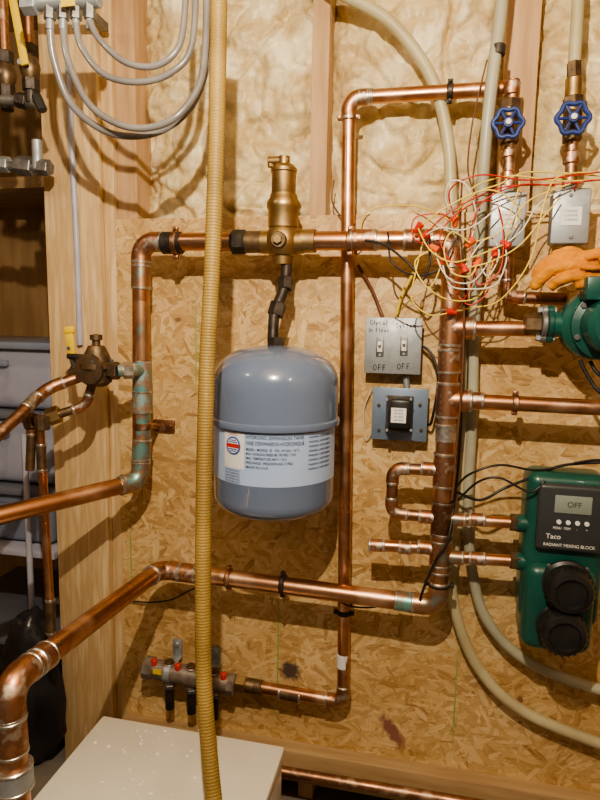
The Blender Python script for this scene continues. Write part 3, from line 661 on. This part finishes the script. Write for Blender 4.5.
# ------------------------------------------------------------------ upper-left valves
def lever_valve(x,y,yy,lab,lever=True,tilt=0):
    r0=empty('ball_valve',P(x,y,yy),lab,'valve'); k=S(x,y,yy,1); c=P(x,y,yy)
    hexnut('valve_nut',c+uz*k*10,c+uz*k*22,k*8,BLACKI,r0); hexnut('valve_nut',c-uz*k*22,c-uz*k*10,k*8,BLACKI,r0)
    bm=B(); lathe(bm,[(k*6,-k*12),(k*9,-k*6),(k*10,0),(k*9,k*6),(k*6,k*12)],c,uz,20); finish('valve_body',bm,BRASSD,r0)
    cyl('pipe',c+uz*k*20,c+uz*k*90,k*5,COPPERD,r0); cyl('pipe',c-uz*k*20,c-uz*k*34,k*6,BLACKI,r0)
    cyl('stem',c,c-V((0,k*16,0)),k*3,STEEL,r0)
    if lever: box('lever',c+V((0,-k*15,k*28)),(k*8,k*3,k*64),YELP,r0,bev=.002,rot=Matrix.Rotation(math.radians(tilt),3,'Y'),label='yellow lever handle')
    return r0
lever_valve(30,68,-.2,'dark ball valve with a yellow lever',True,-10)
lever_valve(6,75,-.15,'dark ball valve on a copper drop pipe',False)
dv=empty('drain_valve',P(28,102,-.2),'small steel drain cock with a black knob','valve')
cyl('valve_body',P(2,100,-.2),P(36,103,-.2),.012,STEELD,dv); cyl('knob',P(36,95,-.22),P(43,111,-.22),.011,BLACKP,dv,seg=10); hexnut('valve_nut',P(18,100,-.2),P(28,102,-.2),.018,BLACKI,dv)
gv=empty('pipe_union',P(25,165,-.1),'grey metal union and stub on a horizontal pipe','pipe fitting')
cyl('pipe',P(-30,164,-.1),P(44,168,-.1),.012,STEELD,gv); hexnut('union_nut',P(18,165,-.1),P(34,167,-.1),.024,STEELD,gv); hexnut('union_nut',P(0,164,-.1),P(10,165,-.1),.02,STEEL,gv)
cyl('stub',P(37,140,-.1),P(38,170,-.1),.013,STEEL,gv); hexnut('valve_nut',P(40,167,-.1),P(50,168,-.1),.02,STEELD,gv)
# ------------------------------------------------------------------ fill valve cluster
yf=-.2
fv=empty('pressure_valve',P(97,365,yf),'dark bronze pressure reducing valve with a yellow lever handle','valve')
c=P(97,368,yf); k=S(97,368,yf,1)
bm=B(); lathe(bm,[(k*9,-k*18),(k*14,-k*14),(k*15,-k*2),(k*19,0),(k*19,k*5),(k*14,k*7),(k*12,k*14),(k*8,k*22),(k*4,k*23),(k*4,k*28),(k*6,k*28),(k*6,k*33),(0,k*34)],c,uz,24); finish('valve_body',bm,BRASSD,fv)
bm=B(); lathe(bm,[(k*14,0),(k*15,k*1),(k*15,k*4),(k*8,k*5)],c-V((0,k*12,0)),V((0,-1,0)),20); finish('front_cover',bm,BRASSD,fv)
for i in range(5):
    t=2*math.pi*i/5; q=c+V((math.cos(t)*k*16.5,math.sin(t)*k*16.5,k*5)); bm=B(); cylm(bm,q,q+uz*k*4,k*2.4,6); finish('bolt',bm,STEELD,fv)
hexnut('valve_nut',c+V((k*14,0,-k*2)),c+V((k*24,0,-k*2)),k*9,BRASSD,fv); 
bm=B(); sweep(bm,[c+V((k*22,0,-k*2)),c+V((k*32,.02,-k*1)),P(142,371,Y)],k*6.5,16); finish('copper_nipple',bm,TEAL,fv)
hexnut('valve_nut',c+V((k*26,.012,-k*2)),c+V((k*34,.025,-k*2)),k*8.5,SOLDER,fv)
hexnut('valve_nut',c-ux*k*28-uz*k*8,c-ux*k*14-uz*k*5,k*9,BRASSD,fv)
bm=B(); RT=Matrix.Rotation(math.radians(-6),3,'Y'); lc=P(70,341,yf-.02)
boxm(bm,lc,(k*9,k*2.5,k*26),.003,RT); boxm(bm,lc+uz*k*11,(k*11,k*5,k*7),.004,RT); finish('lever',bm,YELP,fv,label='yellow lever handle')
cyl('lever_hole',lc+V((-k*.8,-k*1.1,-k*7)),lc+V((-k*.8,-k*1.9,-k*7)),k*2,STEELD,fv,seg=12)
cyl('lever_stem',P(71,354,yf-.02),P(76,372,yf),k*3,STEELD,fv)
cyl('lever_bar',P(68,356,yf-.02),P(92,358,yf-.02),k*3,BLACKI,fv)
root,r,p=run('aged copper supply pipe curving into the pressure valve',[(88,374,yf),(48,388,yf-.05),(-20,452,yf-.25)],11,m=COPPERD)
coupling(root,P(36,398,yf-.085),P(26,408,yf-.12),r,SOLDER)
root,r,p=run('short brass pipe with drain fittings below the pressure valve',[(92,384,yf),(86,406,yf),(32,422,yf-.05),(30,470,yf-.05)],9,m=BRASSD)
hexnut('union_nut',P(60,413.5,yf-.025),P(48,417.5,yf-.035),r*2,BRASS,root); hexnut('union_nut',P(36,421,yf-.05),P(28,423,yf-.05),r*2.1,BRASSD,root)
cyl('drain_cap',P(42,416,yf-.06),P(43,430,yf-.06),r*1.6,BRASSD,root,seg=8)
root,r,p=run('thin vertical copper pipe beside the shelving',[(40,425,-.24),(52,640,-.24)],8.5)
coupling(root,P(41,445,-.24),P(42,470,-.24),r,BRASSD); coupling(root,P(50,600,-.24),P(51,632,-.24),r,BRASSD,1.2)
# ------------------------------------------------------------------ shelving & bins
sh=empty('storage_shelf',PZ(10,640,.45),'open shelving with pale uprights holding plastic bins','shelf')
for px in(-10,34):
    q=P(px,560,.05); cyl('upright',V((q.x,.03,0)),V((q.x,.03,1.0)),.009,PALEBIN,sh,seg=12)
    q2=V((q.x-.12,.56,0)); cyl('upright',q2,q2+uz*1.0,.009,PALEBIN,sh,seg=12)
xr=P(46,500,.05).x
def tote(pyt,pyb,lab,m,lm,clear=False):
    z1=P(30,pyt,.06).z; z0=P(30,pyb,.06).z+.002; w=.55; x1=P(54,(pyt+pyb)/2,.06).x
    t=empty('storage_bin',V((x1-w/2,.28,z0)),lab,'storage bin','stacked plastic bins')
    bm=B(); h=z1-z0-.02
    boxm(bm,V((x1-w/2,.29,z0+h/2)),(w*.95,.42,h),.02,seg=3)
    for v in bm.verts:
        s=1-.06*(1-(v.co.z-z0)/h); v.co.x=(v.co.x-(x1-w/2))*s+(x1-w/2); v.co.y=(v.co.y-.29)*s+.29
    finish('bin_body',bm,m,t)
    bm=B(); boxm(bm,V((x1-w/2,.29,z1-.012)),(w,.46,.022),.006); finish('bin_lid',bm,lm,t)
    bm=B(); boxm(bm,V((x1-w/2,.075,z0+h*.75)),(w*.4,.02,.02),.006); finish('bin_handle',bm,lm,t)
    if clear:
        for i in range(5):
            bm=B(); boxm(bm,V((x1-.085-i*.095,.29,z0+h*.36)),(.085,.34,h*.6),.022,seg=3)
            bmesh.ops.subdivide_edges(bm,edges=bm.edges,cuts=2)
            for v in bm.verts: v.co+=V((1,1,1))*.014*noise.noise(v.co*16)
            finish('folded_cloth',bm,CLOTH,t)
tote(342,412,'clear translucent plastic bin full of pale cloth',TBIN,BIN,True)
tote(413,488,'clear translucent plastic bin beneath a matching one',TBIN,BINL,True)
tote(490,548,'blue-grey plastic bin resting on the shelf',BIN,BINL)
zz=P(30,549,.06).z; box('shelf_board',V((xr-.24,.3,zz-.012)),(.52,.5,.022),PALEBIN,sh)
zz2=P(30,640,.06).z; box('shelf_board',V((xr-.24,.3,zz2-.012)),(.52,.5,.022),BINL,sh)
bm=B()
c0=V((P(36,720,-.05).x-.02,-.02,.24)); bmesh.ops.create_icosphere(bm,subdivisions=4,radius=1)
for v in bm.verts:
    n=v.co.copy(); s=1+.12*noise.noise(n*3)+.06*noise.noise(n*8); z=n.z*.24*s
    v.co=c0+V((n.x*.10*s*(1-.2*n.z),n.y*.10*s*(1-.2*n.z),max(z,-.235)))
finish('garbage_bag',bm,BAG,label='crumpled black plastic bag standing by the stud',category='bag',smooth=80)
q=P(10,186,.5); box('lumber_ledge',V((q.x-.1,.64,q.z)),(1.0,.38,.04),WOODH,label='horizontal lumber ledge above the shelving',category='lumber')
# ------------------------------------------------------------------ white cabinet
a=P(103,715,-.3); zt2=a.z; b2=PZ(281,758,zt2)
x0=a.x; x1=b2.x; y1=-.3; y0=min(PZ(0,805,zt2).y,PZ(270,805,zt2).y)-.02
wc=empty('white_cabinet',V(((x0+x1)/2,(y0+y1)/2,0)),'white enamel cabinet with water droplets on top','cabinet')
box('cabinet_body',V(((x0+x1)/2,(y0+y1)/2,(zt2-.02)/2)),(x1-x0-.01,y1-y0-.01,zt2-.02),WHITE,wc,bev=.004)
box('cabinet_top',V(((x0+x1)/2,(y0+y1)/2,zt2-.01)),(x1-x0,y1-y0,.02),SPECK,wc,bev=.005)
for i in range(40):
    px=random.gauss(140,28); py=random.uniform(728,795)
    if px<60 or px>250: continue
    q=PZ(px,py,zt2); rr=random.uniform(.0012,.0042); bm=B(); lathe(bm,[(rr,0),(rr*.9,rr*.25),(rr*.5,rr*.42),(0,rr*.46)],q,uz,12); finish('water_droplet',bm,INKW,wc,smooth=80)
run('copper pipe lying along the bottom plate',[(262,768,-.07),(520,812,-.07)],10,m=COPPERD)
# ------------------------------------------------------------------ wires
def wire(pix,m,lab,w=.0016,grp='loose control wires'): 
    return hose('control_wire',lab,'wire',pix,0,m,r=w,n=10,seg=8,group=grp)
def nut(px,py,y,m,ang):
    d=V((math.cos(ang),-.3,math.sin(ang))).normalized(); a=P(px,py,y); bm=B(); lathe(bm,[(.0035,0),(.0055,.002),(.0072,.013),(.0085,.019),(.0085,.022),(.006,.023)],a-d*.011,d,12); finish('wire_nut',bm,m,label='small orange-red wire nut on bare wire ends',category='wire nut',group='wire nuts')
nuts=[(424,236,-.165,.4),(434,248,-.175,-.6),(418,228,-.165,.9),(455,222,-.15,1.6),(464,268,-.185,-1.2),(478,262,-.175,-1.9),(495,252,-.16,-1.5),(442,262,-.18,.3),(452,312,-.16,3.0),(470,243,-.17,.8),(505,244,-.17,-.7)]
for i,(x,y,d,a) in enumerate(nuts): nut(x,y,d,ORANGEP if i%2 else REDP,a)
yel='thin yellow control wire looping over the riser'; red='thin red control wire strung toward the zone boxes'; wht='thin white control wire in a tangle'
W=[
(WRED,[(424,236,-.165),(450,212,-.18),(500,188,-.17),(560,184,-.15),(640,175,-.13)]),
(WYEL,[(455,222,-.15),(470,190,-.17),(510,176,-.16),(560,181,-.15),(640,178,-.13)]),
(WRED,[(455,218,-.15),(450,190,-.17),(480,175,-.18),(530,180,-.16),(600,172,-.14)]),
(WYEL,[(464,268,-.185),(490,262,-.19),(520,245,-.18),(545,215,-.17),(560,198,-.15)]),
(WYEL,[(505,244,-.17),(510,225,-.17),(530,200,-.17),(570,184,-.15)]),
(WRED,[(478,262,-.175),(478,285,-.19),(500,270,-.19),(503,230,-.18),(498,205,-.14)]),
(WYEL,[(434,248,-.175),(415,262,-.18),(425,285,-.2),(450,300,-.19),(480,295,-.17),(495,255,-.16)]),
(WWHT,[(442,262,-.18),(450,285,-.19),(470,289,-.2),(495,285,-.19),(506,262,-.18),(505,244,-.17)]),
(WWHT,[(455,222,-.15),(446,200,-.17),(450,182,-.18),(466,185,-.18),(476,215,-.17),(470,243,-.17)]),
(WYEL,[(418,228,-.165),(450,205,-.18),(490,190,-.18),(520,210,-.17),(508,236,-.16)]),
(WRED,[(470,243,-.17),(472,225,-.18),(485,200,-.18),(520,185,-.17),(555,186,-.15)]),
(WRED,[(495,252,-.16),(488,290,-.18),(470,305,-.18),(456,290,-.17),(464,268,-.185)]),
(WYEL,[(442,262,-.18),(432,285,-.19),(410,300,-.16),(395,318,-.05)]),
(WYEL,[(452,312,-.16),(430,315,-.18),(412,300,-.18),(415,275,-.18),(424,238,-.165)]),
(WRED,[(434,248,-.175),(414,238,-.18),(415,218,-.17),(440,214,-.17),(455,222,-.15)]),
(WWHT,[(434,248,-.175),(442,270,-.2),(455,282,-.2),(475,280,-.19),(495,252,-.16)]),
(WYEL,[(600,172,-.13),(560,176,-.15),(545,200,-.17),(530,260,-.17),(500,300,-.16),(470,308,-.15),(452,312,-.16)]),
(WRED,[(640,180,-.13),(585,181,-.15),(574,190,-.13)]),
(WYEL,[(360,235,-.02),(365,214,-.02),(385,206,-.02),(420,207,-.04),(450,220,-.1)]),
(WYEL,[(470,243,-.17),(500,232,-.18),(515,200,-.17),(520,180,-.16)]),
(WWHT,[(464,268,-.185),(480,244,-.18),(492,238,-.17),(499,255,-.17),(488,276,-.18),(478,262,-.175)]),
(WWHT,[(372,388,-.02),(364,410,-.01),(366,440,-.008),(372,430,-.02)]),
(WYEL,[(478,262,-.18),(470,276,-.2),(452,272,-.2),(444,250,-.2),(452,232,-.19),(470,243,-.18)]),
(WWHT,[(424,236,-.17),(440,228,-.19),(462,230,-.19),(480,222,-.18),(500,205,-.17)]),
(WRED,[(464,268,-.19),(448,258,-.2),(440,238,-.19),(448,222,-.18),(470,205,-.17),(492,200,-.15)]),
(WYEL,[(418,228,-.17),(430,250,-.19),(452,262,-.2),(476,256,-.19),(505,244,-.17)]),
(WWHT,[(505,244,-.17),(522,230,-.17),(538,205,-.16),(560,190,-.14)]),
(WRED,[(452,312,-.16),(466,296,-.18),(474,274,-.18),(470,243,-.17)]),
(WYEL,[(455,222,-.15),(462,206,-.17),(478,192,-.18),(500,184,-.17),(530,172,-.15),(600,176,-.13)]),
]
for m,pix in W: wire(pix,m,{'wire_red':red,'wire_yellow':yel,'wire_white':wht}[m.name])
cb='black cable along the copper riser'
def cable(pix,lab=cb,w=.0032,m=BLACKP): hose('cable',lab,'cable',pix,0,m,r=w,n=12,seg=10,group='dark cables')
cable([(421,345,-.03),(432,355,-.04),(438,380,-.05),(432,420,-.045),(427,425,-.03)],'black cable linking the switch box and transformer')
cable([(365,240,-.145),(385,245,-.15),(410,265,-.17),(422,280,-.17),(430,262,-.17),(428,242,-.165)],'black cable drooping under the top pipe',.0026)
cable([(388,232,-.15),(392,262,-.15),(415,275,-.165),(440,268,-.17),(455,240,-.16)],'black cable drooping under the top pipe',.0022)
cable([(458,235,-.12),(466,300,-.10),(463,360,-.09),(461,420,-.09),(457,480,-.1),(448,540,-.15),(436,560,-.15),(425,585,-.15),(420,600,-.14)])
cable([(462,180,-.09),(460,240,-.165),(464,300,-.165),(462,380,-.16),(456,450,-.155),(452,500,-.155)],cb,.0024,WBRN)
cable([(457,492,-.1),(480,500,-.14),(505,488,-.14),(535,476,-.12),(565,465,-.1),(620,462,-.1)],'black cable looping to the mixing block')
cable([(457,486,-.1),(470,474,-.14),(500,465,-.14),(540,470,-.12),(600,460,-.1),(650,475,-.1)],'black cable looping to the mixing block',.0026)
cable([(458,500,-.1),(478,482,-.15),(500,478,-.16),(530,492,-.16),(545,480,-.15)],'black cable looping to the mixing block',.0026)
cable([(580,360,-.15),(590,380,-.16),(605,395,-.17),(640,400,-.17)],'black pump power cable',.004)
cable([(590,361,-.15),(600,375,-.16),(625,380,-.17)],'black pump power cable',.004)
cable([(118,596,-.01),(140,602,-.012),(170,600,-.012),(196,588,-.012),(230,582,-.012)],'thin black cable sagging along the board',.0022)
cable([(330,596,-.13),(350,606,-.1),(375,607,-.08),(395,600,-.08)],'thin black cable sagging along the board',.0022)
cable([(487,60,-.08),(473,120,-.08),(468,170,-.10),(478,200,-.14)],'thin brown wire along the plastic tube',.0018,WBRN)
cable([(358,265,-.02),(372,290,-.012),(380,310,-.012),(384,320,-.02)],'brown sheathed cable into the switch box',.004,WBRN)
cable([(395,320,-.02),(402,295,-.02),(415,270,-.03),(420,255,-.06)],'cream sheathed cable into the switch box',.004,WYEL)
cable([(334,180,.0),(332,200,-.004),(340,215,-.02),(355,225,-.06)],'thin brown wire by the insulation',.002,WBRN)
# ------------------------------------------------------------------ light
def lamp(loc,pw,col,rad):
    l=bpy.data.lights.new('bulb_and_fill','POINT'); l.energy=pw; l.color=col; l.shadow_soft_size=rad
    o=bpy.data.objects.new('bulb_and_fill_light',l); COL.objects.link(o); o.location=loc
lamp((-.12,-1.32,2.0),90,(1,.86,.65),.012)
lamp((.85,-1.5,2.2),10,(1,.86,.68),.04)  # weak extra lamp to the right of the main bulb
lamp((-1.3,-1.2,2.2),7,(1,.86,.68),.05)  # fill lamp added on the left to lighten the alcove, not a bulb
w=bpy.data.worlds.new('w'); bpy.context.scene.world=w; w.use_nodes=True
w.node_tree.nodes['Background'].inputs[0].default_value=(1,.88,.74,1); w.node_tree.nodes['Background'].inputs[1].default_value=.15
bpy.context.scene.view_settings.view_transform='AgX'
try: bpy.context.scene.view_settings.look='AgX - Medium High Contrast'
except Exception: pass
